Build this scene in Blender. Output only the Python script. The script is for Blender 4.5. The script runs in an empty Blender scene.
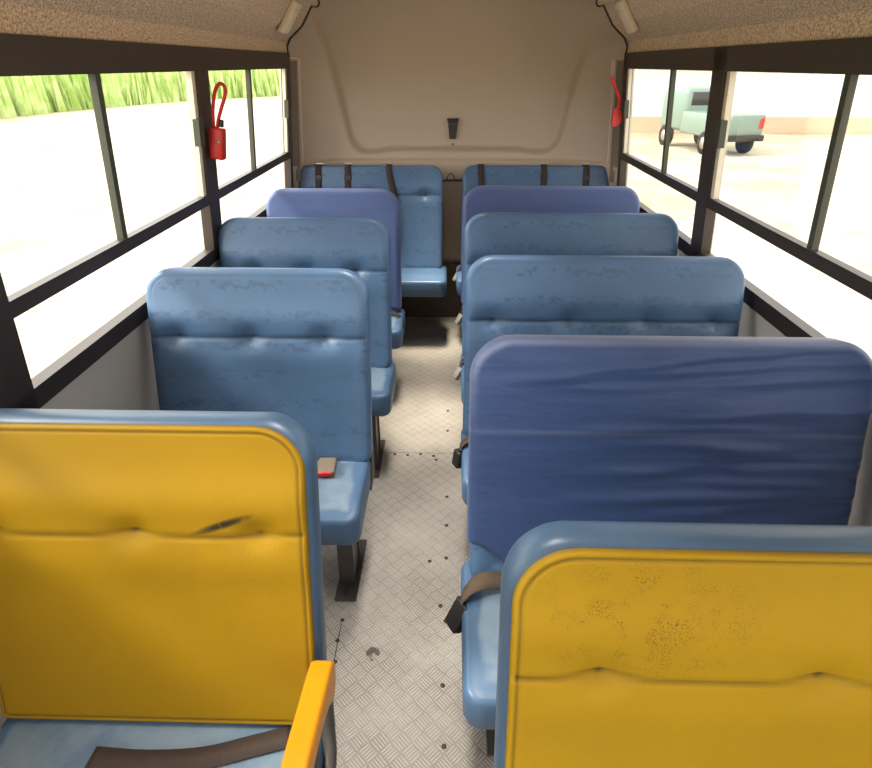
import bpy, bmesh, math, random
from mathutils import Vector, Matrix, noise
random.seed(7)
C = bpy.context.scene.collection
PI = math.pi

# ------------------------------------------------------------------ colours / materials
def lin(c):
    return tuple(((v/255)/12.92 if v/255 <= .04045 else ((v/255+.055)/1.055)**2.4) for v in c)

class NT:
    def __init__(s, name):
        s.m = bpy.data.materials.new(name); s.m.use_nodes = True
        s.t = s.m.node_tree; s.b = s.t.nodes['Principled BSDF']; s.out = s.t.nodes['Material Output']
    def n(s, kind, **kw):
        nd = s.t.nodes.new(kind)
        for k, v in kw.items():
            if k.startswith('i_'):
                key = k[2:]; key = int(key) if key.isdigit() else key.replace('_', ' ')
                nd.inputs[key].default_value = v
            else: setattr(nd, k, v)
        return nd
    def l(s, a, b): s.t.links.new(a, b)
    def math(s, op, a, b=None, c=None, clamp=False):
        nd = s.t.nodes.new('ShaderNodeMath'); nd.operation = op; nd.use_clamp = clamp
        for i, v in enumerate((a, b, c)):
            if v is None: continue
            if isinstance(v, (int, float)): nd.inputs[i].default_value = v
            else: s.l(v, nd.inputs[i])
        return nd.outputs[0]
    def mix(s, fac, a, b):
        nd = s.t.nodes.new('ShaderNodeMix'); nd.data_type = 'RGBA'
        for i, v in ((0, fac), (6, a), (7, b)):
            if isinstance(v, (int, float)): nd.inputs[i].default_value = v
            elif isinstance(v, tuple): nd.inputs[i].default_value = (*v[:3], 1)
            else: s.l(v, nd.inputs[i])
        return nd.outputs[2]
    def ramp(s, v, lo, hi):
        nd = s.t.nodes.new('ShaderNodeMapRange'); nd.interpolation_type = 'SMOOTHSTEP'
        s.l(v, nd.inputs[0]); nd.inputs[1].default_value = lo; nd.inputs[2].default_value = hi
        return nd.outputs[0]
    def coord(s, scale=(1,1,1), kind='Object'):
        tc = s.n('ShaderNodeTexCoord'); mp = s.n('ShaderNodeMapping')
        mp.inputs['Scale'].default_value = scale
        s.l(tc.outputs[kind], mp.inputs[0]); return mp.outputs[0]
    def noise(s, vec, scale, detail=3, rough=.55):
        nd = s.n('ShaderNodeTexNoise'); nd.inputs['Scale'].default_value = scale
        nd.inputs['Detail'].default_value = detail; nd.inputs['Roughness'].default_value = rough
        s.l(vec, nd.inputs['Vector']); return nd.outputs[0]
    def bump(s, h, strength=.3, dist=.002):
        b = s.n('ShaderNodeBump'); b.inputs['Strength'].default_value = strength
        b.inputs['Distance'].default_value = dist; s.l(h, b.inputs['Height'])
        s.l(b.outputs[0], s.b.inputs['Normal'])
    def col(s, v):
        if isinstance(v, tuple): s.b.inputs['Base Color'].default_value = (*v, 1)
        else: s.l(v, s.b.inputs['Base Color'])
    def set(s, rough=.5, metal=0, spec=.5):
        s.b.inputs['Roughness'].default_value = rough
        s.b.inputs['Metallic'].default_value = metal
        s.b.inputs['Specular IOR Level'].default_value = spec

def plain(name, rgb, rough=.5, metal=0, var=.08, scale=30, bump=0, spec=.5):
    k = NT(name); c = lin(rgb); v = k.coord()
    f = k.noise(v, scale)
    k.col(k.mix(f, tuple(x*(1-var) for x in c), tuple(min(1, x*(1+var)) for x in c)))
    k.set(rough, metal, spec)
    if bump: k.bump(k.noise(v, scale*8, 2), bump, .002)
    return k.m

def vinyl(name, base, light, printed=True):
    """blue vinyl with wear: faint darker motif rows, seams darkened from the 'dark' attribute, pale wear and painted highlights from 'worn_or_lit'"""
    k = NT(name); v = k.coord()
    b = lin(base); l = lin(light)
    big = k.noise(v, 5, 4)
    c = k.mix(k.ramp(big, .3, .75), tuple(x*.9 for x in b), tuple(x*1.1 for x in b))
    if printed:
        sx = k.n('ShaderNodeSeparateXYZ'); k.l(v, sx.inputs[0])
        row = k.math('SINE', k.math('MULTIPLY', sx.outputs[2], 58.0))
        mot = k.noise(k.coord((1,1,1.5)), 34, 3)
        msk = k.math('MULTIPLY', k.ramp(row, .1, .6), k.ramp(mot, .50, .60))
        msk = k.math('MULTIPLY', msk, k.ramp(big, .3, .6))
        c = k.mix(k.math('MULTIPLY', msk, .55), c, tuple(x*.55 for x in b))
    at = k.n('ShaderNodeAttribute', attribute_name='worn_or_lit')
    wf = k.math('MULTIPLY', at.outputs['Fac'], k.math('ADD', .55, k.math('MULTIPLY', k.noise(v, 18, 5), .8)), clamp=True)
    c = k.mix(k.ramp(wf, .35, .75), c, l)
    ad = k.n('ShaderNodeAttribute', attribute_name='dark')
    c = k.mix(k.math('MULTIPLY', ad.outputs['Fac'], .8, clamp=True), c, (b[0]*.18, b[1]*.18, b[2]*.2))
    k.col(c); k.set(.40, 0, .5)
    k.bump(k.noise(v, 420, 2), .12, .001)
    return k.m

def yellow_vinyl(name, base, mark, cen, rad, scuff=None):
    k = NT(name); v = k.coord(); b = lin(base)
    big = k.noise(v, 4, 4)
    c = k.mix(big, tuple(x*.86 for x in b), tuple(min(1, x*1.1) for x in b))
    sx = k.n('ShaderNodeSeparateXYZ'); k.l(v, sx.inputs[0])
    def blob(cx, cz, rx, rz):
        a = k.math('POWER', k.math('DIVIDE', k.math('SUBTRACT', sx.outputs[0], cx), rx), 2.0)
        d = k.math('POWER', k.math('DIVIDE', k.math('SUBTRACT', sx.outputs[2], cz), rz), 2.0)
        return k.math('SUBTRACT', 1.0, k.math('ADD', a, d), clamp=True)
    sp = k.ramp(k.noise(k.coord((1,1,1.5)), 330, 3), .53, .63)
    spot = k.math('MULTIPLY', sp, blob(*cen, *rad))
    spot = k.math('MULTIPLY', spot, k.ramp(k.noise(v, 22, 3), .42, .6))
    c = k.mix(k.math('MULTIPLY', spot, mark, clamp=True), c, (.09, .055, .012))
    if scuff:
        d = k.math('SUBTRACT', sx.outputs[2], k.math('MULTIPLY', sx.outputs[0], .35))
        a = k.math('POWER', k.math('DIVIDE', k.math('SUBTRACT', d, scuff[1]-.35*scuff[0]), .012), 2.0)
        e = k.math('POWER', k.math('DIVIDE', k.math('SUBTRACT', sx.outputs[0], scuff[0]), .075), 2.0)
        s2 = k.math('SUBTRACT', 1.0, k.math('ADD', a, e), clamp=True)
        s2 = k.math('MULTIPLY', s2, k.ramp(k.noise(v, 30, 3), .2, .5))
        c = k.mix(k.math('MULTIPLY', s2, 1.1, clamp=True), c, (.03, .022, .01))
    ad = k.n('ShaderNodeAttribute', attribute_name='dark')
    c = k.mix(k.math('MULTIPLY', ad.outputs['Fac'], .75, clamp=True), c, (.06, .035, .008))
    k.col(c); k.set(.55, 0, .25)
    k.bump(k.noise(v, 500, 2), .12, .001)
    return k.m

def fabric_cover(name, base):
    k = NT(name); v = k.coord(); b = lin(base)
    f = k.noise(k.coord((1, 1, 5)), 7, 4)
    c = k.mix(f, tuple(x*.88 for x in b), tuple(x*1.15 for x in b))
    ad = k.n('ShaderNodeAttribute', attribute_name='dark')
    c = k.mix(k.math('MULTIPLY', ad.outputs['Fac'], .6, clamp=True), c, tuple(x*.35 for x in b))
    al = k.n('ShaderNodeAttribute', attribute_name='worn_or_lit')
    c = k.mix(k.math('MULTIPLY', al.outputs['Fac'], .55, clamp=True), c, lin((170, 176, 200)))
    k.col(c); k.set(.5, 0, .4)
    k.b.inputs['Sheen Weight'].default_value = .15
    k.bump(k.noise(k.coord((.7, 1, 3)), 9, 3), .3, .012)
    return k.m

def speckle(name, base, dark, light):
    k = NT(name); v = k.coord(kind='Object')
    f = k.noise(v, 150, 3, .7)
    c = k.mix(k.ramp(f, .36, .62), lin(dark), lin(light))
    c = k.mix(.45, c, lin(base))
    k.col(c); k.set(.85, 0, .2); k.bump(f, .5, .003)
    return k.m

def tread_floor():
    """aluminium five-bar tread plate: checkered cells with bars alternating direction"""
    k = NT('aluminium_tread_plate'); v = k.coord()
    rot = k.n('ShaderNodeVectorRotate', rotation_type='Z_AXIS'); rot.inputs['Angle'].default_value = PI/4
    k.l(v, rot.inputs[0])
    s = k.n('ShaderNodeSeparateXYZ'); k.l(rot.outputs[0], s.inputs[0])
    CELL = .047
    u = k.math('DIVIDE', s.outputs[0], CELL); w = k.math('DIVIDE', s.outputs[1], CELL)
    fu = k.math('FRACT', u); fw = k.math('FRACT', w)
    par = k.math('PINGPONG', k.math('ADD', k.math('FLOOR', u), k.math('FLOOR', w)), 1.0)
    def mx(a, b): return k.math('ADD', k.math('MULTIPLY', a, par), k.math('MULTIPLY', b, k.math('SUBTRACT', 1.0, par)))
    along = mx(fu, fw); across = mx(fw, fu)
    bar = k.math('ABSOLUTE', k.math('SUBTRACT', k.math('FRACT', k.math('MULTIPLY', across, 5.0)), .5))
    bar = k.ramp(bar, .34, .12)
    e = k.math('ABSOLUTE', k.math('SUBTRACT', along, .5))
    ends = k.ramp(e, .47, .36)
    h = k.math('MULTIPLY', bar, ends)
    big = k.noise(v, 3.5, 5); fine = k.noise(v, 60, 4)
    a = lin((172, 165, 156)); b_ = lin((204, 197, 188)); dirt = lin((140, 122, 98))
    c = k.mix(k.ramp(big, .3, .7), a, b_)
    c = k.mix(k.math('MULTIPLY', k.ramp(k.noise(v, 1.7, 4), .48, .72), .35), c, dirt)
    c = k.mix(k.math('MULTIPLY', h, .75), c, lin((242, 238, 232)))  # raised bars coloured lighter as a painted highlight
    # dark shoe scuff in the aisle
    p = k.n('ShaderNodeSeparateXYZ'); k.l(v, p.inputs[0])
    dx = k.math('POWER', k.math('DIVIDE', k.math('SUBTRACT', p.outputs[0], -.262), .034), 2.0)
    dy = k.math('POWER', k.math('DIVIDE', k.math('SUBTRACT', p.outputs[1], 1.335), .034), 2.0)
    sm = k.math('SUBTRACT', 1.0, k.math('ADD', dx, dy), clamp=True)
    sm = k.ramp(k.math('MULTIPLY', sm, k.ramp(k.noise(k.coord((1, .5, 1)), 40, 2), .35, .55)), .1, .5)
    c = k.mix(k.math('MULTIPLY', sm, .85), c, lin((84, 76, 68)))
    k.col(c)
    k.set(.42, .15, .5)
    r = k.math('ADD', .36, k.math('MULTIPLY', fine, .25)); k.l(r, k.b.inputs['Roughness'])
    k.bump(h, 1.0, .005)
    return k.m

M = {}
M['blue'] = vinyl('worn_blue_vinyl', (80, 110, 146), (150, 168, 182))
M['blue_side'] = vinyl('blue_vinyl_gusset', (74, 102, 134), (118, 138, 156), False)
M['blue_edge'] = vinyl('dark_blue_edge_vinyl', (64, 88, 114), (128, 142, 154), False)
M['cover_royal'] = fabric_cover('royal_blue_cover_cloth', (52, 74, 120))
M['cover_violet'] = fabric_cover('violet_blue_cover_cloth', (76, 94, 144))
M['yellow_a'] = yellow_vinyl('yellow_vinyl_left', (158, 122, 6), .35, (.18, .42), (.3, .25), scuff=(.20, .525))
M['yellow_b'] = yellow_vinyl('yellow_vinyl_right', (175, 138, 12), 1.0, (-.30, .56), (.22, .13))
M['arm_yellow'] = plain('yellow_plastic', (206, 134, 8), .38, var=.04)
M['dark_metal'] = plain('dark_grey_painted_steel', (84, 80, 77), .45, .2, .2, 14)
M['black'] = plain('black_plastic', (34, 31, 31), .45)
M['strap'] = plain('dark_brown_webbing', (62, 50, 44), .8, 0, .25, 90, .4)
M['strap_tan'] = plain('dusty_brown_webbing', (92, 76, 62), .85, 0, .25, 70, .4)
M['silver'] = plain('worn_bright_metal', (190, 186, 180), .35, .7)
M['tan_plastic'] = plain('dusty_grey_plastic', (118, 106, 92), .6)
M['greybuckle'] = plain('dull_grey_buckle_plastic', (120, 116, 110), .5)
M['red'] = plain('red_plastic', (196, 30, 30), .4)
M['brightred'] = plain('bright_red_plastic', (244, 52, 48), .4)
M['redcord'] = plain('red_cord', (200, 40, 36), .6)
M['frame'] = plain('dark_bronze_window_frame', (58, 46, 40), .45, .1, .15, 10)
M['mullion'] = plain('olive_black_rubber', (70, 72, 60), .6)
M['wall'] = plain('grey_side_panel', (206, 200, 192), .6, 0, .05, 6)
M['cap'] = plain('warm_grey_moulded_panel', (190, 171, 152), .5, 0, .05, 3)
M['sidepanel'] = plain('brown_grey_corner_panel', (128, 112, 100), .6, 0, .06, 5)
M['seal'] = plain('cream_sealant', (226, 214, 194), .6)
M['ceil'] = speckle('speckled_ceiling_lining', (214, 188, 162), (118, 94, 76), (255, 232, 206))
M['cream'] = plain('cream_plastic', (238, 222, 194), .45, 0, .05)
M['brown'] = plain('dark_brown_bench_shade', (92, 76, 64), .6)
M['floor'] = tread_floor()
M['rubber'] = plain('tyre_rubber', (30, 30, 30), .9)
M['screw'] = plain('dull_screw_metal', (84, 72, 60), .4, .6)

def glass():
    k = NT('window_glass')
    tr = k.n('ShaderNodeBsdfTransparent'); gl = k.n('ShaderNodeBsdfGlossy'); gl.inputs['Roughness'].default_value = .02
    lw = k.n('ShaderNodeLayerWeight'); lw.inputs['Blend'].default_value = .12
    mx = k.n('ShaderNodeMixShader'); k.l(k.math('MULTIPLY', lw.outputs['Fresnel'], .3), mx.inputs[0])
    tr.inputs[0].default_value = (.96, .98, .96, 1)
    k.l(tr.outputs[0], mx.inputs[1]); k.l(gl.outputs[0], mx.inputs[2]); k.l(mx.outputs[0], k.out.inputs[0])
    return k.m
M['glass'] = glass()

def ground_mat():
    k = NT('pale_dirt_yard'); v = k.coord()
    a = k.noise(v, .35, 6); b = k.noise(v, 1.6, 5)
    c = k.mix(k.ramp(a, .35, .65), lin((176, 164, 140)), lin((196, 188, 170)))
    c = k.mix(k.math('MULTIPLY', k.ramp(b, .52, .7), .45), c, lin((160, 138, 100)))
    k.col(c); k.set(.95, 0, .1); return k.m
M['ground'] = ground_mat()
def leaf_mat(name, a, b):
    k = NT(name); v = k.coord()
    k.col(k.mix(k.ramp(k.noise(v, 1.2, 5), .35, .65), lin(a), lin(b))); k.set(.8, 0, .2); return k.m
M['leaf'] = leaf_mat('green_foliage', (168, 196, 112), (206, 222, 156))
M['leaf2'] = leaf_mat('dark_green_foliage', (140, 172, 96), (186, 208, 132))
M['bark'] = plain('bark', (120, 100, 80), .9)
M['bwall'] = plain('white_corrugated_wall', (250, 248, 244), .6, 0, .04, 2)
M['bbase'] = plain('brown_wall_base', (206, 182, 156), .8)
M['roof'] = plain('tan_roof_sheet', (196, 178, 160), .7)
M['teal'] = plain('grey_green_car_paint', (128, 150, 140), .35, .2)
M['cglass'] = plain('dark_car_glass', (40, 46, 50), .1)

# ------------------------------------------------------------------ mesh helpers
def obj(name, vf, mat, parent=None, loc=(0,0,0), rot=(0,0,0), smooth=True, attrs=None):
    me = bpy.data.meshes.new(name); me.from_pydata([tuple(v) for v in vf[0]], [], vf[1]); me.update()
    bm = bmesh.new(); bm.from_mesh(me); bmesh.ops.recalc_face_normals(bm, faces=bm.faces); bm.to_mesh(me); bm.free()
    for a, vals in (attrs or {}).items():
        at = me.attributes.new(a, 'FLOAT', 'POINT'); at.data.foreach_set('value', vals)
    me.materials.append(M[mat] if isinstance(mat, str) else mat)
    for p in me.polygons: p.use_smooth = smooth
    o = bpy.data.objects.new(name, me); C.objects.link(o)
    o.location = loc; o.rotation_euler = rot
    if parent: o.parent = parent
    return o

def empty(name, loc, rz=0):
    o = bpy.data.objects.new(name, None); C.objects.link(o); o.location = loc; o.rotation_euler = (0,0,rz)
    o.empty_display_size = .05; return o
def tag(o, label, cat, group=None, kind=None):
    o['label'] = label; o['category'] = cat
    if group: o['group'] = group
    if kind: o['kind'] = kind
    return o
def struct(o): o['kind'] = 'structure'; return o

def join(*parts):
    V, F = [], []
    for v, f in parts:
        n = len(V); V += list(v); F += [tuple(i+n for i in q) for q in f]
    return V, F
def xf(vf, mat): return [mat @ Vector(v) for v in vf[0]], vf[1]

def bevbox(sx, sy, sz, r=.005, seg=2, c=(0,0,0), taper=1.0, rot=None):
    bm = bmesh.new(); bmesh.ops.create_cube(bm, size=1)
    for v in bm.verts:
        t = taper if v.co.z > 0 else 1
        v.co = Vector((v.co.x*sx*t, v.co.y*sy*t, v.co.z*sz))
    if r: bmesh.ops.bevel(bm, geom=list(bm.edges), offset=r, segments=seg, affect='EDGES', profile=.5)
    m = Matrix.Translation(Vector(c)) @ (rot.to_4x4() if rot else Matrix())
    V = [m @ v.co for v in bm.verts]; bm.verts.index_update()
    F = [tuple(v.index for v in f.verts) for f in bm.faces]; bm.free()
    return V, F

def tube(pts, r, n=10, closed=False, cap=True):
    pts = [Vector(p) for p in pts]; V, F = [], []
    N = len(pts); up = None
    for i, p in enumerate(pts):
        a = pts[(i-1) % N] if (closed or i) else p; b = pts[(i+1) % N] if (closed or i < N-1) else p
        t = (b-a).normalized()
        if up is None:
            up = t.orthogonal().normalized()
        up = (up - t*up.dot(t)).normalized(); sd = t.cross(up)
        rr = r[i] if isinstance(r, (list, tuple)) else r
        for k in range(n):
            an = 2*PI*k/n; V.append(p + up*math.cos(an)*rr + sd*math.sin(an)*rr)
    for i in range(N if closed else N-1):
        for k in range(n):
            j = (i+1) % N
            F.append((i*n+k, i*n+(k+1) % n, j*n+(k+1) % n, j*n+k))
    if cap and not closed:
        F.append(tuple(range(n))); F.append(tuple((N-1)*n+k for k in range(n)))
    return V, F

def ribbon(pts, width, wdir, th=.003):
    """webbing: a flat strip of the given width along pts; wdir is its width direction (one or per point)"""
    pts = [Vector(p) for p in pts]; V, F = [], []; N = len(pts)
    for i, p in enumerate(pts):
        a = pts[max(0, i-1)]; b = pts[min(N-1, i+1)]; t = (b-a).normalized()
        w = Vector(wdir[i] if isinstance(wdir[0], (tuple, list, Vector)) else wdir); w = (w - t*w.dot(t)).normalized()
        nn = t.cross(w)
        for sx, sn in ((-1,-1),(1,-1),(1,1),(-1,1)):
            V.append(p + w*sx*width/2 + nn*sn*th/2)
    for i in range(N-1):
        for k in range(4):
            F.append((i*4+k, i*4+(k+1) % 4, i*4+4+(k+1) % 4, i*4+4+k))
    F += [(0,1,2,3), tuple((N-1)*4+k for k in (3,2,1,0))]
    return V, F

def smoothpts(pts, n=6):
    """Catmull-Rom through the points"""
    P = [Vector(p) for p in pts]; out = []
    for i in range(len(P)-1):
        p0 = P[max(0, i-1)]; p1 = P[i]; p2 = P[i+1]; p3 = P[min(len(P)-1, i+2)]
        for k in range(n):
            t = k/n
            out.append(.5*((2*p1)+(p2-p0)*t+(2*p0-5*p1+4*p2-p3)*t*t+(3*p1-p0-3*p2+p3)*t**3))
    out.append(P[-1]); return out

def prism(poly, h, axis='x', c=0):
    """extrude polygon (a,b) by h along an axis, centred on c"""
    def mk(a, b, s):
        return {'x': (c+s*h/2, a, b), 'y': (a, c+s*h/2, b), 'z': (a, b, c+s*h/2)}[axis]
    n = len(poly)
    V = [mk(a, b, -1) for a, b in poly] + [mk(a, b, 1) for a, b in poly]
    F = [tuple(range(n)), tuple(range(2*n-1, n-1, -1))] + [(i, (i+1) % n, n+(i+1) % n, n+i) for i in range(n)]
    return V, F

def pillow(W, H, T, rt, rb, re, fn=None, nx=70, nz=70, bulge=.0):
    """upholstered slab: rounded outline, soft rolled edge. x: width, z: height from 0, front toward -y.
    fn(x,z,d) -> (outward offset, dark, worn).  Returns verts, faces, attributes"""
    def hw(z):
        w = W/2
        if z > H-rt: return w-rt+math.sqrt(max(0, rt*rt-(z-(H-rt))**2))
        if z < rb: return w-rb+math.sqrt(max(0, rb*rb-(rb-z)**2))
        return w
    def dist(x, z):
        r = rt if z > H/2 else rb
        qx = abs(x)-(W/2-r); qz = abs(z-H/2)-(H/2-r)
        return max(0, -(min(max(qx, qz), 0)+math.hypot(max(qx, 0), max(qz, 0))-r))
    zs = [H*(1-math.cos(PI*j/nz))/2*.55 + H*j/nz*.45 for j in range(nz+1)]
    us = [-(math.cos(PI*i/nx))*.6 + (2*i/nx-1)*.4 for i in range(nx+1)]
    # dense rows inside the rolled edges
    V, F, D, Wn = [], [], [], []
    row = nx+1
    for side in (-1, 1):
        for z in zs:
            w = hw(z)
            for u in us:
                x = u*w; d = dist(x, z)
                e = min(d/re, 1)
                p = T/2-re+re*math.sqrt(max(0, 1-(1-e)**2))
                p += bulge*min(1, d/.12)
                dk = wn = 0
                if fn:
                    o, dk, wn = fn(x, z, d)
                    if side < 0: p += o*e
                    elif side > 0: dk = dk if d < re else 0
                V.append((x, side*p, z)); D.append(dk); Wn.append(wn)
    base = row*(nz+1)
    for s in (0, 1):
        for j in range(nz):
            for i in range(nx):
                a = s*base+j*row+i
                F.append((a, a+1, a+row+1, a+row))
    ring = [i for i in range(row)] + [j*row+nx for j in range(1, nz+1)] + [nz*row+i for i in range(nx-1, -1, -1)] + [j*row for j in range(nz-1, 0, -1)]
    for i in range(len(ring)):
        a, b = ring[i], ring[(i+1) % len(ring)]
        F.append((a, b, base+b, base+a))
    return (V, F), {'dark': D, 'worn_or_lit': Wn}

def sstep(a, b, x):
    t = min(1, max(0, (x-a)/(b-a))); return t*t*(3-2*t)
def gauss(x, s): return math.exp(-(x/s)**2)

# ------------------------------------------------------------------ camera (standing in the aisle, looking to the rear)
H_CAM = 1.85; PITCH = math.radians(29.0); YAW = math.radians(1.39)
cam = bpy.data.cameras.new('camera'); co = bpy.data.objects.new('camera', cam); C.objects.link(co)
cam.sensor_width = 36; cam.lens = 577/872*36; cam.clip_end = 400; cam.clip_start = .02
co.location = (0, 0, H_CAM); co.rotation_euler = (PI/2-PITCH, 0, YAW)
bpy.context.scene.camera = co

# ------------------------------------------------------------------ the bus shell
CX = .025; Y0 = -1.6; YE = 4.2; YB = 4.58
def wx(z): return 1.125-.09*(max(z, .7)-1.3)
SILL, TOP = 1.05, 1.90
PROFILE = [(wx(TOP), TOP), (wx(TOP)+.0, 1.975), (.965, 2.06), (.89, 2.17), (.80, 2.25), (.62, 2.32), (.35, 2.365), (0, 2.38)]

# floor
struct(obj('floor', ([(CX-1.2, Y0, 0), (CX+1.2, Y0, 0), (CX+1.2, YB+.1, 0), (CX-1.2, YB+.1, 0),
                      (CX-1.2, Y0, -.06), (CX+1.2, Y0, -.06), (CX+1.2, YB+.1, -.06), (CX-1.2, YB+.1, -.06)],
                     [(0,1,2,3), (7,6,5,4), (0,4,5,1), (1,5,6,2), (2,6,7,3), (3,7,4,0)]), 'floor', smooth=False))
floor = bpy.data.objects['floor']
# screws that hold the plates down, and the plate joints
def screw(x, y, r=.0085):
    V, F = [], []; n = 12
    for rr, z in ((r, .0005), (r*.85, .0035), (r*.3, .0042)):
        V += [(rr*math.cos(2*PI*k/n), rr*math.sin(2*PI*k/n), z) for k in range(n)]
    for j in range(2):
        for k in range(n): F.append((j*n+k, j*n+(k+1) % n, j*n+n+(k+1) % n, j*n+n+k))
    F.append(tuple(2*n+k for k in range(n)))
    obj('screw', (V, F), 'screw', floor, (x, y, 0))
SCREWS = [(-.392, 1.475), (-.395, 1.385), (-.388, 1.30), (-.393, 1.10), (-.395, .92), (-.405, 1.90), (-.405, 2.02), (-.405, 2.14), (-.405, 2.28), (-.405, 2.42),
          (-.007, 1.22), (.0, 1.02), (.0, .86), (.0, 1.48), (.0, 1.80), (.0, 2.0), (.0, 2.2), (-.06, 2.50), (.0, 2.78), (.0, 3.0),
          (-.285, 2.545), (-.215, 2.54), (-.145, 2.55), (-.075, 2.535), (-.405, 2.75), (-.405, 3.0), (-.405, 3.3), (-.02, 1.55), (-.07, 1.78)]
for s in SCREWS: screw(*s)
def strip(x0, y0, x1, y1, w, z=.0012):
    a = Vector((x0, y0, z)); b = Vector((x1, y1, z)); t = (b-a).normalized(); s = Vector((-t.y, t.x, 0))*w/2
    return [a-s, a+s, b+s, b-s], [(0,1,2,3)]
obj('plate_joint', join(strip(-.393, .3, -.393, 1.46, .0032), strip(-.40, 2.56, .3, 2.56, .0025)), 'screw', floor, smooth=False)

# side walls (lower panel, pillars), windows
WIN_L = [(2.74, 4.17), (1.28, 2.68), (-.18, 1.22), (-1.59, -.24)]
def shear(side, y, z, t): return (CX+side*(wx(z)-t), y, z)
def wbar(side, y0, y1, z0, z1, t0, t1):
    V = [shear(side, y, z, t) for z in (z0, z1) for y in (y0, y1) for t in (t0, t1)]
    return V, [(0,1,3,2), (4,6,7,5), (0,2,6,4), (1,5,7,3), (0,4,5,1), (2,3,7,6)]
for side, nm in ((-1, 'left'), (1, 'right')):
    parts = [wbar(side, Y0, YB, 0, .7, -.05, 0), wbar(side, Y0, YB, .7, SILL, -.05, 0)]
    ys = sorted([v for w in WIN_L for v in w]); edges = [Y0]+ys+[YE+.06]
    for i in range(0, len(edges), 2): parts.append(wbar(side, edges[i], edges[i+1], SILL, TOP, -.05, 0))
    parts.append(wbar(side, Y0, YE, TOP-.02, TOP+.002, -.05, -.004))
    w = struct(obj('wall_'+nm, join(*parts), 'wall', smooth=False))
    w['label'] = 'grey lower side panel and pillars of the bus, %s side' % nm
    # black skirting ledge
    struct(obj('baseboard_'+nm, wbar(side, Y0, 4.3, 0, .09, 0, .012), 'dark_metal', smooth=False))
RAIL = 1.315
wn = 0
for side in (-1, 1):
    for y0, y1 in WIN_L:
        wn += 1
        e = empty('window_%d' % wn, (CX+side*wx(SILL), (y0+y1)/2, SILL)); struct(e)
        inv = Matrix.Translation(-e.location)
        f = .042; a, b = -.03, .014
        fr = join(wbar(side, y0-.03, y1+.03, SILL-.02, SILL+f, a, b), wbar(side, y0-.03, y1+.03, TOP-.075, TOP+.012, a, b),
                  wbar(side, y0-.03, y0+f*.8, SILL-.02, TOP, a, b), wbar(side, y1-f*.8, y1+.03, SILL-.02, TOP, a, b))
        obj('window_frame', xf(fr, inv), 'frame', e, smooth=False)
        obj('rail', xf(wbar(side, y0, y1, RAIL-.022, RAIL+.022, -.02, .012), inv), 'frame', e, smooth=False)
        ym = y0+(y1-y0)*(.45 if side < 0 else .40)
        obj('mullion', xf(wbar(side, ym-.014, ym+.014, RAIL, TOP-.07, -.016, .006), inv), 'mullion', e, smooth=False)
        obj('slider_channel', xf(join(wbar(side, y1-.066, y1-.032, RAIL+.02, TOP-.07, -.016, .004)), inv), 'seal', e, smooth=False)
        lt = xf(wbar(side, y1-.085, y1-.035, 1.545, 1.65, -.004, .022), inv)
        obj('latch', lt, 'mullion', e, smooth=False)
        for nme, (p, q, r, s), tt in (('fixed_pane', (y0, y1, SILL, RAIL), -.008), ('sliding_pane', (y0, ym, RAIL, TOP-.05), -.006), ('sliding_pane', (ym, y1, RAIL, TOP-.05), -.013)):
            V = [shear(side, p, r, tt), shear(side, q, r, tt), shear(side, q, s, tt), shear(side, p, s, tt)]
            obj(nme, xf((V, [(0,1,2,3)]), inv), 'glass', e, smooth=False)

fw = struct(obj('wall_front', join(bevbox(2.3, .06, 1.05, 0, c=(CX, Y0-.03, .525)), bevbox(2.2, .06, .4, 0, c=(CX, Y0-.03, 2.22))), 'wall', smooth=False))
# ceiling: header strip, cove and roof lining
full = [(-x, z) for x, z in PROFILE] + [(x, z) for x, z in reversed(PROFILE[:-1])]
def resample(poly, n):
    L = [0]
    for a, b in zip(poly, poly[1:]): L.append(L[-1]+math.hypot(b[0]-a[0], b[1]-a[1]))
    out = []
    for i in range(n+1):
        s = L[-1]*i/n; k = max(j for j in range(len(L)) if L[j] <= s+1e-9); k = min(k, len(poly)-2)
        t = (s-L[k])/(L[k+1]-L[k]); out.append((poly[k][0]+(poly[k+1][0]-poly[k][0])*t, poly[k][1]+(poly[k+1][1]-poly[k][1])*t))
    return out
V, F = [], []
for y in (Y0, YE+.12):
    V += [(CX+x, y, z) for x, z in full]
    V += [(CX+x*1.03, y, z+.03 if abs(x) < 1.0 else z) for x, z in full]
n = len(full)
for i in range(n-1):
    F += [(i, i+1, 2*n+i+1, 2*n+i), (n+i, n+i+1, 3*n+i+1, 3*n+i), (2*n+i, 2*n+i+1, 3*n+i+1, 3*n+i), (i, i+1, n+i+1, n+i)]
struct(obj('ceiling', (V, F), 'ceil', smooth=False))

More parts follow.
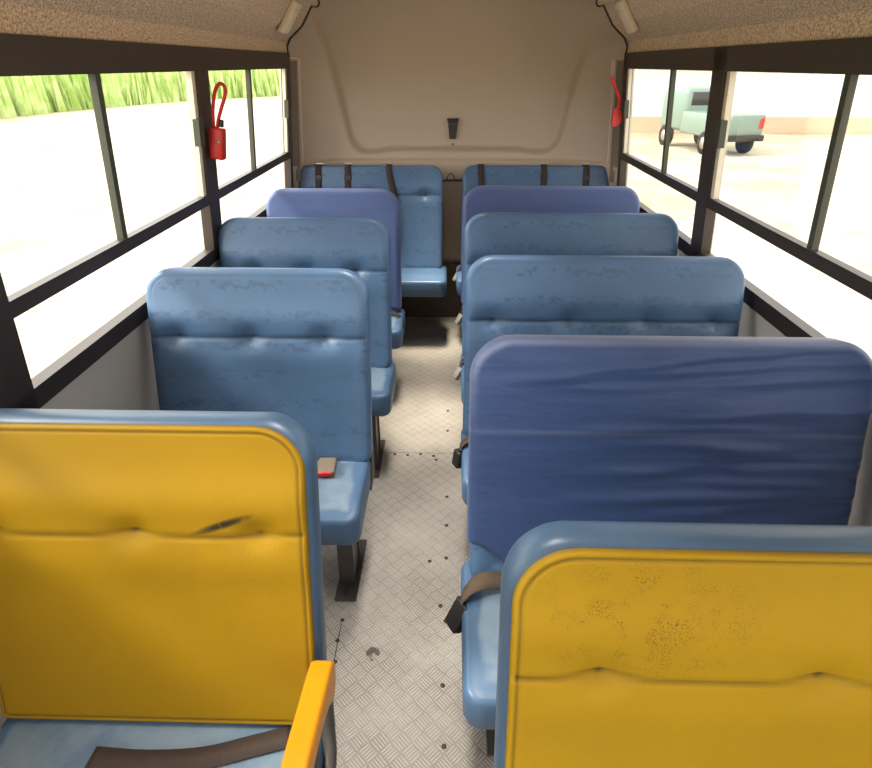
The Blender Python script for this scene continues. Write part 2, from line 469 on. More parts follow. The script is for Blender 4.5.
# rear cap: moulded panel with big rounded corners and a recessed centre
outline = [(x, z) for x, z in PROFILE]
def hwid(z):
    if z <= TOP: return wx(z)
    P = PROFILE
    for (x0, z0), (x1, z1) in zip(P, P[1:]):
        if z0 <= z <= z1: return x0+(x1-x0)*(z-z0)/(z1-z0+1e-9)
    return 0
POLY = [(wx(0), 0), (wx(.7), .7)] + PROFILE
def odist(x, z):
    x = abs(x); best = 9
    for (ax, az), (bx, bz) in zip(POLY, POLY[1:]):
        dx, dz = bx-ax, bz-az; t = max(0, min(1, ((x-ax)*dx+(z-az)*dz)/(dx*dx+dz*dz)))
        best = min(best, math.hypot(x-ax-t*dx, z-az-t*dz))
    return best
def capy(x, z):
    d = odist(x, z); R = .34
    u = min(1, d/R); y = YE + (YB-YE)*math.sqrt(max(0, 1-(1-u)**2))
    # recessed centre panel with rounded lower corners
    half = .745+.19*max(0, z-1.28)
    zb = 1.285 + .02*(1-sstep(.45, .60, abs(x+.0)))
    r = .10
    qx = abs(x)-(half-r); qz = (zb+r)-z
    sd = min(max(qx, qz), 0)+math.hypot(max(qx, 0), max(qz, 0))-r
    y += .075*sstep(.028, -.016, sd)
    if z < 1.235: y -= .045*sstep(1.235, 1.218, z)
    return y
V, F, rows = [], [], []
zs = sorted(set([round(.05*i, 4) for i in range(24)] + [1.15+.01*i for i in range(30)] + [1.45+.02*i for i in range(30)] + [2.05+.012*i for i in range(28)]))
zs = [z for z in zs if z < 2.378]
nx = 150
for z in zs:
    w = hwid(z)
    for i in range(nx+1):
        u = -math.cos(PI*i/nx)*.5+(2*i/nx-1)*.5
        x = u*w; V.append((CX+x, capy(x, z), z))
for j in range(len(zs)-1):
    for i in range(nx):
        a = j*(nx+1)+i; F.append((a, a+1, a+nx+2, a+nx+1))
struct(obj('wall_rear', (V, F), 'cap'))

struct(obj('baseboard_rear', bevbox(2.1, .02, .46, 0, c=(CX, YB-.075, .23)), 'brown', smooth=False))  # dark sheet painting the shadow under the rear benches
# trims: dark joint between lining and rear cap, pale sealant round each corner panel
tn = 0
def trim(vf, mat):
    global tn; tn += 1
    return struct(obj('trim_%d' % tn, vf, mat))
for s in (-1, 1):
    P = resample(PROFILE, 24)
    trim(tube([(CX+s*(x-.004), YE-.001, z-.002) for x, z in P], .0065, 8), 'frame')
    zz = [1.80-.03*i for i in range(20)]
    xi = lambda z: s*(hwid(z)-.035-.012*(1.8-z))
    pts = [(CX+s*(hwid(1.885)-.004), YE+.02, 1.885), (CX+s*(hwid(1.885)-.03), capy(hwid(1.885)-.03, 1.885)-.004, 1.885)] + [(CX+xi(z), capy(xi(z), z)-.004, z) for z in [1.875, 1.86]+zz]
    trim(tube(pts, .0055, 8), 'seal')
    # flat corner panel between window and sealant
    V, F = [], []
    zc = [1.12+.0375*i for i in range(21)]
    for z in zc:
        for t in (0, .5, 1):
            x = hwid(z)-.002-(.033+.012*max(0, 1.8-z))*t
            V.append((CX+s*x, min(capy(x, z), YE+.10)-.003 if t else YE+.03, z))
    for j in range(len(zc)-1):
        for k in range(2): F.append((j*3+k, j*3+k+1, j*3+k+4, j*3+k+3))
    trim((V, F), 'sidepanel')

# ------------------------------------------------------------------ seats
LEAN = math.radians(14.5)
ZB = 1.213            # top of the backrests
def buckle_vf(l=.085, w=.05, t=.026):
    return bevbox(w, t, l, .005, 2)

FOLDS = [(.60, .02, -.35, .010, .012), (.52, -.03, -.25, .013, .016), (.47, .01, -.1, .011, .010), (.40, .05, -.3, .014, .018), (.34, .02, -.2, .010, .012),
         (.27, .06, -.35, .014, .016), (.20, .10, -.4, .012, .014), (.66, .04, -.1, .009, .012), (.12, .12, -.45, .012, .014), (.90, .10, -.55, .008, .010), (.86, .07, -.55, .009, .012), (.80, .05, -.5, .007, .010)]
def backrest_fn(W, H, tufts, seam, covered=False, wrinkle=0):
    def fn(x, z, d):
        o = dk = wn_ = 0
        g = gauss(z-seam, .006)
        if not covered:
            o -= .006*g; dk += .9*gauss(z-seam, .0045) if d > .012 else 0
            o += .010*gauss(z-seam-.07, .06)+.006*gauss(z-seam+.07, .06)
            for tx in tufts:
                q = math.hypot((x-tx)/1.25, (z-seam)/.9)
                o -= .024*gauss(q, .036); dk += .7*gauss(q, .006)
                wn_ += .55*gauss(math.hypot((x-tx)/.8, (z-seam+.028)/1.1), .022)  # pale spot below each tuft is a painted highlight
            # stitched edge
            e = gauss(d-.026, .0035); o -= .0022*e; dk += .25*e
            wn_ += .45*gauss(d-.008, .007)*sstep(H*.35, H*.85, z)  # highlight on the upper rim, put into the colour
        else:
            o += .002*g; wn_ += (.6 if wrinkle else .1)*gauss(z-seam, .0035)
            e = gauss(d-.024, .003); dk += .35*e*(z > H*.2)
            if wrinkle:
                m = sstep(-.35, .25, x)*.9+.25
                nn = noise.fractal(Vector((x*1.6+3, z*11-x*1.2, 1.3)), 1, 2, 2)
                o += wrinkle*nn*m
                for zf, sl, x0, am, wd in FOLDS:
                    zz = z-(zf*H+sl*x+.012*noise.noise(Vector((x*5, zf*20, 3))))
                    o += am*gauss(zz, wd)*sstep(x0, x0+.3, x)*(.7+.6*noise.noise(Vector((x*4, zf*31, 5))))
                t2 = noise.noise(Vector((x*5-z*2, z*9+x*6, 7)))
                o += wrinkle*.8*t2*sstep(H*.75, H, z)
                wn_ += .5*gauss(d-.008, .008)*sstep(H*.5, H, z)  # pale top edge of the cover is a painted highlight
            else:
                wn_ += .25*gauss(d-.012, .014)*sstep(H*.5, H, z)  # fainter painted highlight along the smooth cover's upper edge
        return o, dk, wn_
    return fn

def cushion_fn(W, Dp, worn_or_lit):
    def fn(x, z, d):
        # z = 0 at the front of the cushion
        w = worn_or_lit*sstep(.012, .06, d+.02*noise.noise(Vector((x*9, z*9, W))))*(.75+.35*noise.noise(Vector((x*4, z*6, 2+W))))
        e = gauss(d-.018, .004)
        return .006*sstep(0, .15, d)-.0015*e, .2*e, w
    return fn

def hang_buckle(seat, aisle_x, s, zc, yb, mat='black', scale=1.0, red=False, strapmat='strap', tilt=.35):
    """belt end hanging over the aisle edge of the cushion: webbing with a buckle at its end"""
    x = aisle_x
    p = [(x+s*.11, yb+.03, zc+.006), (x+s*.05, yb+.015, zc+.022*scale), (x+s*.012, yb, zc+.018*scale), (x-s*.014, yb-.012, zc-.002), (x-s*.024, yb-.02, zc-.02)]
    st = obj('seat_belt', ribbon(smoothpts(p, 5), .042*scale, (0.25, 1, .2), .004), strapmat, seat)
    b = obj('buckle', bevbox(.026*scale, .046*scale, .075*scale, .005, 2), mat, st, (x-s*.030, yb-.032, zc-.02-.036*scale), (0, s*tilt, .5*s))
    if red: obj('button', bevbox(.015, .025, .012, .003, 1), 'red', b, (0, 0, -.043*scale))
    return st

def make_seat(name, x_in, x_out, yt, label, style, group=None, tufts=(), zs=.53, belt=None, cush=(.30, .0), rear=False, zb=ZB, ov=.006, legs=True, seam_dz=.245, worn_or_lit=.95):
    """x_in aisle edge, x_out wall edge, yt distance of the top of the backrest; the seat faces -Y"""
    s = 1 if x_out > x_in else -1
    W = abs(x_out-x_in); xc = (x_in+x_out)/2
    T = .085 if not rear else .075
    y_mid = yt                      # ridge of the backrest
    r = empty(name, (xc, yt-.12, 0)); tag(r, label, 'bus seat', group)
    L = lambda x, y, z: (x-xc, y-(yt-.12), z)
    Hb = (zb-(zs-.03))/math.cos(LEAN)
    y0 = yt - math.sin(LEAN)*Hb
    seam = Hb-seam_dz
    tf = [(t-.5)*W for t in tufts]
    fn = backrest_fn(W, Hb, tf, seam)
    RT = .105 if not rear else .085
    if style != 'blue':
        def fn(x, z, d): return -.008*sstep(.03, .08, d), 0, .3*gauss(d-.008, .007)*sstep(Hb*.35, Hb*.85, z)  # upper rim paled in colour as a highlight
    vf, at = pillow(W, Hb, T, RT, .045, .026, fn, 84, 84)
    loc = L(xc, y0, zs-.03)
    mat = 'blue_edge' if style.startswith('yellow') else 'blue'
    obj('backrest', vf, mat, r, loc, (-LEAN, 0, 0), attrs=at)
    if style in ('royal', 'violet'):
        cut = .13 if style == 'royal' else .03
        Hc = Hb-cut+.012
        cf = backrest_fn(W+.02, Hc, [], Hc-seam_dz-.012, True, .013 if style == 'royal' else .0)
        vf, at = pillow(W+.02, Hc, T+.018, RT+.01, .02, .028, cf, 96, 96)
        # the lower hem sags away from the aisle corner
        V2 = []
        for (x, y, z) in vf[0]:
            k = sstep(.25, 0, z/Hc)
            q = (x*s+W/2)/W      # 0 at the aisle
            if style == 'royal': z = z - k*.10*sstep(0, .16, q)
            V2.append((x, y, z))
        dy = cut*math.sin(LEAN); dz = cut*math.cos(LEAN)
        obj('seat_cover', (V2, vf[1]), 'cover_'+style, r, (loc[0], loc[1]+dy, loc[2]+dz), (-LEAN, 0, 0), attrs=at)
    if style.startswith('yellow'):
        ins = .013
        Wp = W-2*ins; Hp = Hb-ins-.03
        def pf(x, z, d):
            o = dk = wn_ = 0
            zz = z
            sm = Hp-seam_dz+ins-.02
            sl = sm-.008*abs(math.sin(x*9))
            g = gauss(zz-sl, .0045); o -= .005*g; dk += .7*g*(d > .012)
            o += .009*gauss(zz-sm-.07, .06)+.006*gauss(zz-sm+.07, .06)
            for tx in tf:
                q = math.hypot((x-tx)/1.3, (zz-sm)/.9)
                o -= .016*gauss(q, .032); dk += .8*gauss(q, .006)
            e = gauss(d-.013, .0028); o -= .003*e; dk += .75*e
            dk += .7*gauss(d, .003)
            return o, dk, 0
        vf, at = pillow(Wp, Hp, .02, RT-ins+.008, .02, .007, pf, 110, 110)
        m = Matrix.Rotation(-LEAN, 4, 'X')
        off = m @ Vector((0, -T/2+.001, .03))
        obj('front_panel', vf, 'yellow_a' if style == 'yellow_a' else 'yellow_b', r, (loc[0]+off.x, loc[1]+off.y, loc[2]+off.z), (-LEAN, 0, 0), attrs=at)
    # cushion: reaches a little further into the aisle than the backrest
    vis, over = cush
    yf = y0 - T/2 - vis + .02
    Dp = (y0+.06)-yf; over = ov; Wc = W+over; Tc = .122
    vf, at = pillow(Wc, Dp, Tc, .03, .048, .022, cushion_fn(Wc, Dp, worn_or_lit), 70, 50)
    Vc = []
    for (x, y, z) in vf[0]:
        up = -y
        drop = .012*sstep(.12, 0, z)
        Vc.append((x - s*over/2, z, up-drop))
    obj('seat_cushion', (Vc, vf[1]), 'blue_side', r, L(xc, yf, zs-Tc/2-.006), attrs=at)
    # steel frame under the cushion and behind the backrest
    fx = [(x_in+s*.05), (x_out-s*.05)]
    zf = zs-Tc-.012
    fr = [tube([L(fx[0], yf+.07, zf), L(fx[1], yf+.07, zf)], .014, 8), tube([L(fx[0], y0-.01, zf), L(fx[1], y0-.01, zf)], .014, 8)]
    for x in fx: fr.append(tube([L(x, yf+.05, zf), L(x, y0+.03, zf), L(x, y0+.065, zs+.05)], .012, 8))
    obj('seat_frame', join(*fr), 'dark_metal', r)
    # hinge plate that joins backrest and cushion on the aisle end
    obj('hinge_plate', prism([(-.05, -.08), (.06, -.08), (.075, .04), (.05, .07), (.0, .05)], .006, 'x'), 'black', r, L(x_in+s*.006, y0+.0, zs-.06+.01), smooth=False)
    if legs:
        for i, lx in enumerate((x_in+s*(.40 if rear else .108), x_out-s*.14)):
            hgt = zf+.012
            # pressed-steel pedestal: wide foot, narrower post leaning forward
            post = prism([(-.085, .012), (.075, .012), (.062, hgt), (-.045, hgt)], .048, 'x')
            flange = join(prism([(-.085, .012), (-.072, .012), (-.035, hgt), (-.048, hgt)], .062, 'x'),
                          prism([(.063, .012), (.078, .012), (.066, hgt), (.052, hgt)], .062, 'x'))
            lg = obj('leg', join(post, flange), 'dark_metal', r, L(lx, y0-.08, 0), smooth=False)
            bp = obj('base_plate', bevbox(.085, .33, .012, .002, 1), 'dark_metal', lg, (s*-.004, 0, .0065), smooth=False)
            for by in (-.14, .14):
                obj('bolt', tube([(0, by, .012), (0, by, .021)], .010, 6), 'screw', bp, (0, 0, 0), smooth=False)
    yl = y0-(yt-.12)-.085; xa = x_in-xc-s*ov*.5
    if belt == 'black': hang_buckle(r, xa+s*.012, s, zs, yl, 'black', .95, tilt=.15)
    if belt == 'small': hang_buckle(r, xa+s*.024, s, zs, yl, 'black', .7, tilt=.1)
    if belt == 'big': hang_buckle(r, xa+s*.010, s, zs+.012, yl, 'black', 1.2, strapmat='strap_tan', tilt=.5)
    if belt == 'silver': hang_buckle(r, xa+s*.012, s, zs, yl, 'greybuckle', .9, tilt=.6, strapmat='black')
    r['_y0'] = y0; r['_yf'] = yf
    del r['_y0'], r['_yf']
    info = dict(root=r, L=L, y0=y0, yf=yf, zs=zs, s=s, W=W, xc=xc, T=T, Hb=Hb)
    return info

G1 = 'two-place seats left of the aisle'; G2 = 'three-place seats right of the aisle'
L1 = make_seat('passenger_seat', -.285, -1.07, 1.03, 'yellow-fronted blue seat with a yellow armrest, nearest on the left of the aisle', 'yellow_a', G1, (.10, .5, .85), zs=.47, zb=ZB-.012, seam_dz=.235)
L2 = make_seat('passenger_seat', -.290, -1.09, 1.99, 'plain blue seat behind the left yellow seat, red-button buckle on its cushion', 'blue', G1, (.13, .467, .80), ov=-.006, cush=(.325, 0))
L3 = make_seat('passenger_seat', -.286, -1.11, 2.765, 'plain blue seat on the left, second blue one behind the yellow seat', 'blue', G1, (.22, .52, .80), ov=.018, cush=(.265, 0))
L4 = make_seat('passenger_seat', -.303, -1.07, 3.49, 'left seat wrapped in a violet-blue cloth cover, in front of the rear bench', 'violet', G1, belt='small', zb=ZB-.012, ov=.03, cush=(.255, 0))
R1 = make_seat('passenger_seat', .092, 1.12, .70, 'yellow-fronted blue seat nearest on the right of the aisle, speckled with dark wear', 'yellow_b', G2, (.155, .5, .85), zb=ZB-.010, seam_dz=.215)
R2 = make_seat('passenger_seat', .070, 1.12, 1.418, 'right seat in a wrinkled royal blue cloth cover, just behind the yellow seat', 'royal', G2, belt='big', cush=(.375, 0), zb=ZB-.012, ov=.024)
R3 = make_seat('passenger_seat', .062, 1.12, 2.17, 'plain blue seat on the right, directly behind the royal blue covered one', 'blue', G2, (.10, .38, .66, .9), belt='black')
R4 = make_seat('passenger_seat', .070, 1.12, 2.895, 'plain blue seat on the right, in front of the violet-covered one', 'blue', G2, (.10, .38, .66, .9), belt='silver')
R5 = make_seat('passenger_seat', .085, 1.12, 3.60, 'right seat in a smooth violet-blue cloth cover, before the rear bench', 'violet', G2, belt='silver', zb=ZB-.012)
L5 = make_seat('rear_bench', -.055, -1.105, 4.37, 'blue three-place rear bench left of the centre gap, three belts over its top', 'blue', 'rear benches against the back wall', (.12, .5, .88), rear=True, seam_dz=.20, worn_or_lit=.1, ov=.035, cush=(.27, 0))
R6 = make_seat('rear_bench', .085, 1.145, 4.40, 'blue three-place rear bench right of the centre gap, three belts over its top', 'blue', 'rear benches against the back wall', (.12, .5, .88), rear=True, seam_dz=.20, worn_or_lit=.1, ov=.035, cush=(.27, 0), belt='silver')

# belts laid over the top of the rear benches
def over_belt(S, x, x2=None, clip=True):
    r = S['root']; x2 = x if x2 is None else x2
    m = Matrix.Translation(Vector(S['L'](S['xc'], S['y0'], S['zs']-.03))) @ Matrix.Rotation(-LEAN, 4, 'X')
    T, Hb = S['T'], S['Hb']; lx = x-S['xc']; lx2 = x2-S['xc']
    pts = [(lx, T/2+.006, Hb-.25), (lx, T/2+.006, Hb-.03), (lx, T/2-.012, Hb+.002), (lx, 0, Hb+.006), (lx, -T/2+.012, Hb+.002), (lx, -T/2-.006, Hb-.03),
           (lx+(lx2-lx)*.3, -T/2-.014, Hb-.1), (lx2, -T/2-.018, Hb-.25), (lx2, -T/2-.016, Hb-.55)]
    st = obj('seat_belt', xf(ribbon(smoothpts(pts, 4), .043, (1, 0, 0), .004), m), 'strap', r)
    if clip:
        obj('slide_clip', xf(bevbox(.055, .012, .010, .002, 1, (lx+.003, -.004, Hb+.011)), m), 'silver', st, smooth=False)
        obj('adjuster', xf(bevbox(.05, .010, .035, .003, 1, (lx, -T/2-.012, Hb-.085)), m), 'black', st, smooth=False)
    return st
over_belt(L5, -.945); over_belt(L5, -.735); over_belt(L5, -.44, -.40, False)
over_belt(R6, .215, .23, False); over_belt(R6, .665); over_belt(R6, .965)

# red-button buckle lying on the second left cushion
S = L2
b = obj('seat_belt', ribbon(smoothpts([S['L'](-.445, S['y0']+.0, S['zs']+.006), S['L'](-.445, S['y0']-.035, S['zs']+.012), S['L'](-.445, S['y0']-.06, S['zs']+.016)], 4), .045, (1,0,0), .004), 'strap', S['root'])
bk = obj('buckle', bevbox(.066, .085, .03, .005, 2), 'tan_plastic', b, S['L'](-.445, S['y0']-.10, S['zs']+.016), (.06, 0, .05))
obj('button', bevbox(.052, .02, .02, .004, 1), 'red', bk, (0, -.038, .004))
# the lap belt lying across the yellow left seat
S = L1
pts = [S['L'](-.36, S['y0']-.06, S['zs']+.004), S['L'](-.44, S['y0']-.085, S['zs']+.006), S['L'](-.55, S['y0']-.115, S['zs']+.006), S['L'](-.68, S['y0']-.125, S['zs']+.006), S['L'](-.80, S['y0']-.12, S['zs']+.006)]
obj('seat_belt', ribbon(smoothpts(pts, 5), .05, (0,1,0), .004), 'strap', S['root'])
# armrest of the yellow left seat
AX = -.271
side = [(.37, .752), (.365, .775), (.375, .790), (.60, .766), (.78, .737), (.815, .728), (.83, .71), (.828, .675), (.81, .648), (.785, .640), (.765, .652), (.74, .675), (.68, .698), (.5, .722), (.39, .738)]
bm = bmesh.new()
pv = prism([(y, z) for y, z in side], .052, 'x', 0)
vs = [bm.verts.new(v) for v in pv[0]]
for f in pv[1]: bm.faces.new([vs[i] for i in f])
bmesh.ops.recalc_face_normals(bm, faces=bm.faces)
bmesh.ops.bevel(bm, geom=[e for e in bm.edges if abs(e.verts[0].co.x-e.verts[1].co.x) < 1e-6], offset=.009, segments=3, affect='EDGES', profile=.5)
bm.verts.index_update()
vf = ([v.co.copy() for v in bm.verts], [tuple(v.index for v in f.verts) for f in bm.faces]); bm.free()
off = Vector(S['L'](AX, -.006, -.028))
ar = obj('armrest', ([v+off for v in vf[0]], vf[1]), 'arm_yellow', S['root'], smooth=False)
ar['label'] = 'yellow plastic armrest'
# dark open loop bracket under it
loop = [S['L'](AX+.004, .79, .66), S['L'](AX-.004, .82, .60), S['L'](AX-.004, .80, .50), S['L'](AX+.006, .74, .43), S['L'](AX+.004, .62, .42), S['L'](AX+.004, .56, .47), S['L'](AX+.004, .60, .58), S['L'](AX+.004, .68, .67)]
lp = smoothpts(loop, 6)
V, F = tube(lp, .016, 10)
obj('armrest_bracket', join((V, F), tube([S['L'](AX, .60, .45), S['L'](AX-.07, .62, .42)], .014, 8)), 'dark_metal', ar)

# ------------------------------------------------------------------ fittings on the rear wall and the walls
# tapered black bracket on the rear wall
bx, bz = .012, 1.43
yb = capy(bx-CX, bz)
e = empty('wall_bracket', (bx, yb, bz)); tag(e, 'small tapered black bracket fixed to the middle of the rear wall', 'bracket')
obj('body', prism([(-.038, .065), (.038, .065), (.024, -.065), (-.024, -.065)], .03, 'y'), 'black', e, (0, -.016, 0), smooth=False)
obj('top_lip', bevbox(.086, .042, .016, .003, 1), 'black', e, (0, -.020, .065))
for k in (-1, 0, 1): obj('screw', tube([(k*.02, -.030, .035), (k*.02, -.035, .035)], .0035, 8), 'silver', e)
o = obj('wall_screw', tube([(0, .004, 0), (0, -.004, 0)], .007, 10), 'screw', None, (.012, capy(.0, 1.325)-.002, 1.325))
tag(o, 'tiny screw head on the rear wall below the black bracket', 'screw')
# bar with hook between the two rear benches
yb = capy(0, 1.06)
e = empty('hook_bar', (0, yb, 1.09)); tag(e, 'thin dark bar with small hook across the gap between rear benches', 'bar')
obj('bar', tube([(-.10, -.03, 0), (.10, -.03, 0)], .008, 8), 'dark_metal', e)
obj('hook', tube(smoothpts([(-.03, -.03, .005), (-.02, -.032, .035), (0, -.032, .05), (.02, -.032, .035), (.03, -.03, .005)], 4), .005, 8), 'tan_plastic', e)
for sx in (-.085, .085): obj('mount', tube([(sx, -.03, 0), (sx, .01, 0)], .007, 8), 'dark_metal', e)

# cream fittings on the coves
for s, nm in ((-1, 'left'), (1, 'right')):
    p0 = Vector((CX+s*.965, 0, 2.06)); p1 = Vector((CX+s*.89, 0, 2.17)); d = (p1-p0).normalized()
    nrm = Vector((-s*abs(d.z), 0, -abs(d.x)))
    c = (p0+p1)/2+nrm*.016-d*.012; c -= d*.02; c.y = 3.79
    e = empty('ceiling_fitting', c); tag(e, 'cream rectangular plastic fitting on the %s ceiling cove by the rear wall' % nm, 'fitting', 'cream fittings on the ceiling coves')
    R = Matrix((d, (0,1,0), nrm)).transposed()
    obj('casing', bevbox(.175, .135, .03, .006, 2, rot=R), 'cream', e)
    obj('end_plate', bevbox(.045, .125, .006, .002, 1, c=R @ Vector((.066, 0, .016)), rot=R), 'seal', e)
    # end bracket of the overhead rail
    e = empty('handrail', (CX+s*.84, 4.0, 2.17)); tag(e, 'pale overhead handrail end with bracket at the %s upper corner' % nm, 'handrail', 'overhead handrails')
    obj('rail', tube([(0, -5.4, .0), (0, .06, 0)], .020, 14), 'cream', e)
    obj('end_cap', tube([(0, .06, 0), (0, .085, 0)], .026, 14), 'black', e)
    obj('bracket', tube([(0, .03, 0), (s*.01, .03, .07)], .016, 10), 'cream', e)
    obj('rosette', tube([(s*.008, .03, .05), (s*.011, .03, .066)], .038, 14), 'cream', e)

# emergency hammers
def hammer_left():
    x = CX-wx(1.53)+.020
    e = empty('emergency_hammer', (x+.030, 2.705, 1.54)); e.rotation_euler = (0, .16, 0); tag(e, 'red emergency hammer in its holder on the left window pillar, red cord loop above', 'hammer', 'emergency hammers')
    h = obj('holder', bevbox(.062, .05, .130, .008, 2), 'red', e, (.004, 0, .006))
    obj('clip', bevbox(.02, .014, .03, .003, 1), 'black', h, (.018, -.004, .085))
    obj('screw', tube([(.014, -.024, .01), (.014, -.029, .01)], .007, 8), 'silver', h)
    pts = smoothpts([(-.012, .0, .07), (-.014, 0, .13), (-.010, .005, .19), (.000, .005, .225), (.018, .005, .245), (.036, .005, .234), (.036, .005, .20), (.022, 0, .15), (.008, 0, .10), (.004, 0, .07)], 6)
    obj('cord_loop', tube(pts, .0075, 10), 'redcord', e)
hammer_left()
def hammer_right():
    zc_ = 1.545; xx = hwid(zc_)-.045
    x = 1.077; y = 4.185
    e = empty('emergency_hammer', (x, y, zc_)); tag(e, 'bright red emergency hammer hanging from the corner beside the right rear window', 'hammer', 'emergency hammers')
    # half-moon head
    poly = [(-.012, .055)] + [(-.012+.055*math.cos(a), .055*math.sin(a)) for a in [PI/2-PI*k/14 for k in range(15)]] + [(-.022, -.03), (-.022, .04)]
    vf = prism(poly, .03, 'y', 0)
    obj('head', vf, 'brightred', e, (.0, 0, .0), smooth=False)
    obj('handle', tube(smoothpts([(.012, 0, .05), (.012, 0, .10), (-.008, 0, .14), (-.038, 0, .19), (-.062, 0, .235)], 5), [.011]*10+[.010]*11, 10), 'brightred', e)
    obj('cord', tube([(-.062, 0, .235), (-.064, .012, .29), (-.066, .03, .335)], .0035, 8), 'seal', e)
hammer_right()

# ------------------------------------------------------------------ outside
struct(obj('ground', ([(-140, -120, -1.0), (140, -120, -1.0), (140, 200, -1.0), (-140, 200, -1.0)], [(0,1,2,3)]), 'ground', smooth=False))
def blob_leaves(n, rx, ry, rz, size, rnd):
    V, F = [], []
    for _ in range(n):
        while True:
            p = Vector((rnd.uniform(-1,1), rnd.uniform(-1,1), rnd.uniform(-1,1)))
            if .25 < p.length < 1: break
        c = Vector((p.x*rx, p.y*ry, p.z*rz)); s = size*rnd.uniform(.6, 1.4)
        a = Vector((rnd.gauss(0,1), rnd.gauss(0,1), rnd.gauss(0,1))).normalized(); b = a.orthogonal().normalized()
        k = len(V); V += [c-a*s, c+b*s*.5, c+a*s, c-b*s*.5]; F.append((k, k+1, k+2, k+3))
    return V, F
rnd = random.Random(3)
# long-grass bank on the left
V, F = [], []
for i in range(9500):
    t = rnd.random(); y = -30+125*t; x = -27+rnd.uniform(-4, 4)+4*math.sin(t*9)
    if y > 58: x = -27+(y-58)*.75+rnd.uniform(-4, 4)
    h = rnd.uniform(1.6, 4.2); w = rnd.uniform(.15, .4); a = rnd.uniform(0, PI); dx, dy = math.cos(a)*w, math.sin(a)*w
    lx, ly = rnd.uniform(-.3, .3), rnd.uniform(-.3, .3)
    k = len(V); V += [(x-dx, y-dy, -1), (x+dx, y+dy, -1), (x+lx, y+ly, -1+h)]; F.append((k, k+1, k+2))
tag(obj('long_grass', (V, F), 'leaf', smooth=False), 'long pale green grass along the far side of the yard', 'grass', kind='stuff')
for i, (x, y, h) in enumerate([(-44, 4, 6), (-46, 18, 7.5), (-44, 31, 6.5), (-46, 46, 8), (-43, 60, 7), (-38, 76, 7.5), (-24, 90, 7), (-9, 104, 8)]):
    e = empty('tree', (x, y, -1)); tag(e, 'pale green bushy tree standing in a row beyond the left windows', 'tree', 'trees beyond the yard')
    obj('trunk', tube([(0,0,0), (.1, .05, h*.4), (.05, .1, h*.8)], [.22, .17, .08], 10), 'bark', e)
    V, F = blob_leaves(1500, h*.42, h*.42, h*.36, .28, rnd)
    obj('foliage', ([v+Vector((0,0,h*.58)) for v in V], F), 'leaf' if i % 2 else 'leaf2', e, smooth=False)
# white shed on the right
e = empty('shed', (16, 30, -1)); tag(e, 'white corrugated-wall shed with pale tan roof across the yard', 'building')
V, F = [], []
n = 240
for i in range(n+1):
    x = -9+30*i/n; y = .05*math.sin(i*PI/2)
    V += [(x, y, .7), (x, y, 3.3)]
for i in range(n): F.append((2*i, 2*i+2, 2*i+3, 2*i+1))
obj('front_wall', (V, F), 'bwall', e, smooth=False)
obj('wall_base', bevbox(30, .12, .7, 0, c=(6, .02, .35)), 'bbase', e, smooth=False)
obj('side_wall', bevbox(.1, 10, 3.3, 0, c=(-9, 5, 1.65)), 'bwall', e, smooth=False)
V, F = [], []
for i in range(n+1):
    x = -9.6+31.2*i/n; z = .05*math.sin(i*PI/2)
    V += [(x, -.9, 3.15+z), (x, 5, 5.2+z), (x, 11, 3.15+z)]
for i in range(n): F += [(3*i, 3*i+3, 3*i+4, 3*i+1), (3*i+1, 3*i+4, 3*i+5, 3*i+2)]
obj('roof', (V, F), 'roof', e, smooth=False)
obj('fascia', bevbox(31.2, .06, .16, 0, c=(6, -.92, 3.1)), 'bbase', e, smooth=False)
# parked pick-up seen from behind
e = empty('parked_truck', (9.8, 23.2, -1), math.radians(12)); tag(e, 'grey-green parked truck with a red tail light in front of the shed', 'truck')
obj('cargo_bed', bevbox(1.75, 2.4, .75, .06, 2, (0, 0, .95)), 'teal', e)
obj('cab', bevbox(1.7, 1.7, 1.5, .2, 3, (0, 2.0, 1.35)), 'teal', e)
obj('rear_window', bevbox(1.2, .04, .45, .015, 1, (0, 1.15, 1.72)), 'cglass', e)
for sx in (-1, 1):
    obj('tail_light', bevbox(.16, .06, .34, .02, 2, (sx*.76, -1.2, 1.05)), 'red', e)
    for yy in (-.5, 2.2):
        w = obj('wheel', tube([(sx*.68, yy, .38), (sx*.88, yy, .38)], .38, 24), 'rubber', e)
        obj('hub', tube([(sx*.87, yy, .38), (sx*.895, yy, .38)], .2, 16), 'silver', w)
obj('bumper', bevbox(1.8, .12, .2, .03, 2, (0, -1.25, .58)), 'black', e)

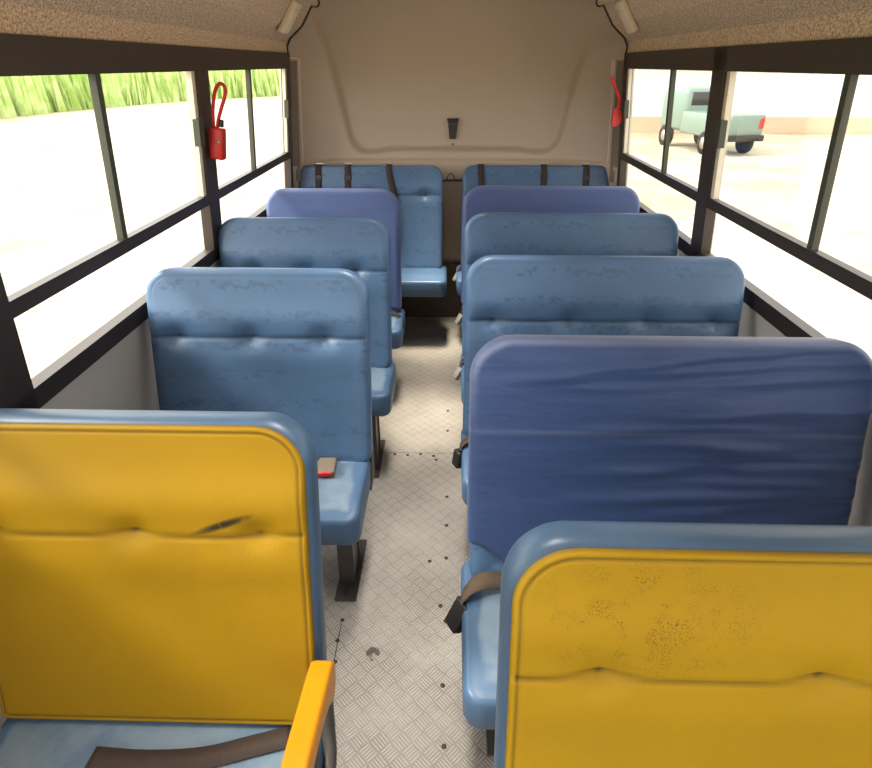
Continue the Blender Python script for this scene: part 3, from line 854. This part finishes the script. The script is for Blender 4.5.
# ------------------------------------------------------------------ light
w = bpy.data.worlds.new('world'); bpy.context.scene.world = w; w.use_nodes = True
bg = w.node_tree.nodes['Background']; bg.inputs[0].default_value = (1.0, .97, .93, 1); bg.inputs[1].default_value = 3.3
_t = w.node_tree; _c = _t.nodes.new('ShaderNodeTexCoord'); _x = _t.nodes.new('ShaderNodeSeparateXYZ'); _m = _t.nodes.new('ShaderNodeMapRange')
_t.links.new(_c.outputs['Generated'], _x.inputs[0]); _t.links.new(_x.outputs[0], _m.inputs[0]); _t.links.new(_m.outputs[0], bg.inputs[1])
for _i, _v in ((1, -1), (2, 1), (3, 5.6), (4, 1.9)): _m.inputs[_i].default_value = _v
sun = bpy.data.lights.new('sun', 'SUN'); so = bpy.data.objects.new('sun', sun); C.objects.link(so)
sun.energy = 4.0; sun.angle = math.radians(14); sun.color = (1, .93, .80)
d = Vector((.66, .10, -.60)); so.rotation_euler = d.to_track_quat('-Z', 'Y').to_euler()
# unseen lamps added to brighten the aisle floor in bands
for i, (y, en, sp, sy) in enumerate([(.9, 4.6, 70, .6), (2.0, 3.6, 60, .5), (2.95, 2.4, 26, .5), (3.95, 2.2, 26, .4)]):
    e = empty('added_aisle_lamp', (-.11, y, 2.372)); tag(e, 'slim added lamp with cream diffuser above the aisle', 'lamp', 'added lamps above the aisle')
    obj('added_lamp_body', bevbox(.16, .5, .03, .006, 2), 'cream', e, (0, 0, -.013))
    obj('added_lamp_diffuser', bevbox(.13, .46, .012, .004, 2), 'seal', e, (0, 0, -.033))
    la = bpy.data.lights.new('added_area_light', 'AREA'); lo = bpy.data.objects.new('added_area_light', la); C.objects.link(lo); lo.parent = e
    la.shape = 'RECTANGLE'; la.size = .2; la.size_y = sy; la.energy = en; la.spread = math.radians(sp); la.color = (1, .94, .85) if i < 2 else (1, .88, .70)
    lo.location = (0, 0, -.046)
sc = bpy.context.scene
sc.view_settings.view_transform = 'Standard'; sc.view_settings.look = 'None'
sc.view_settings.exposure = 0.0
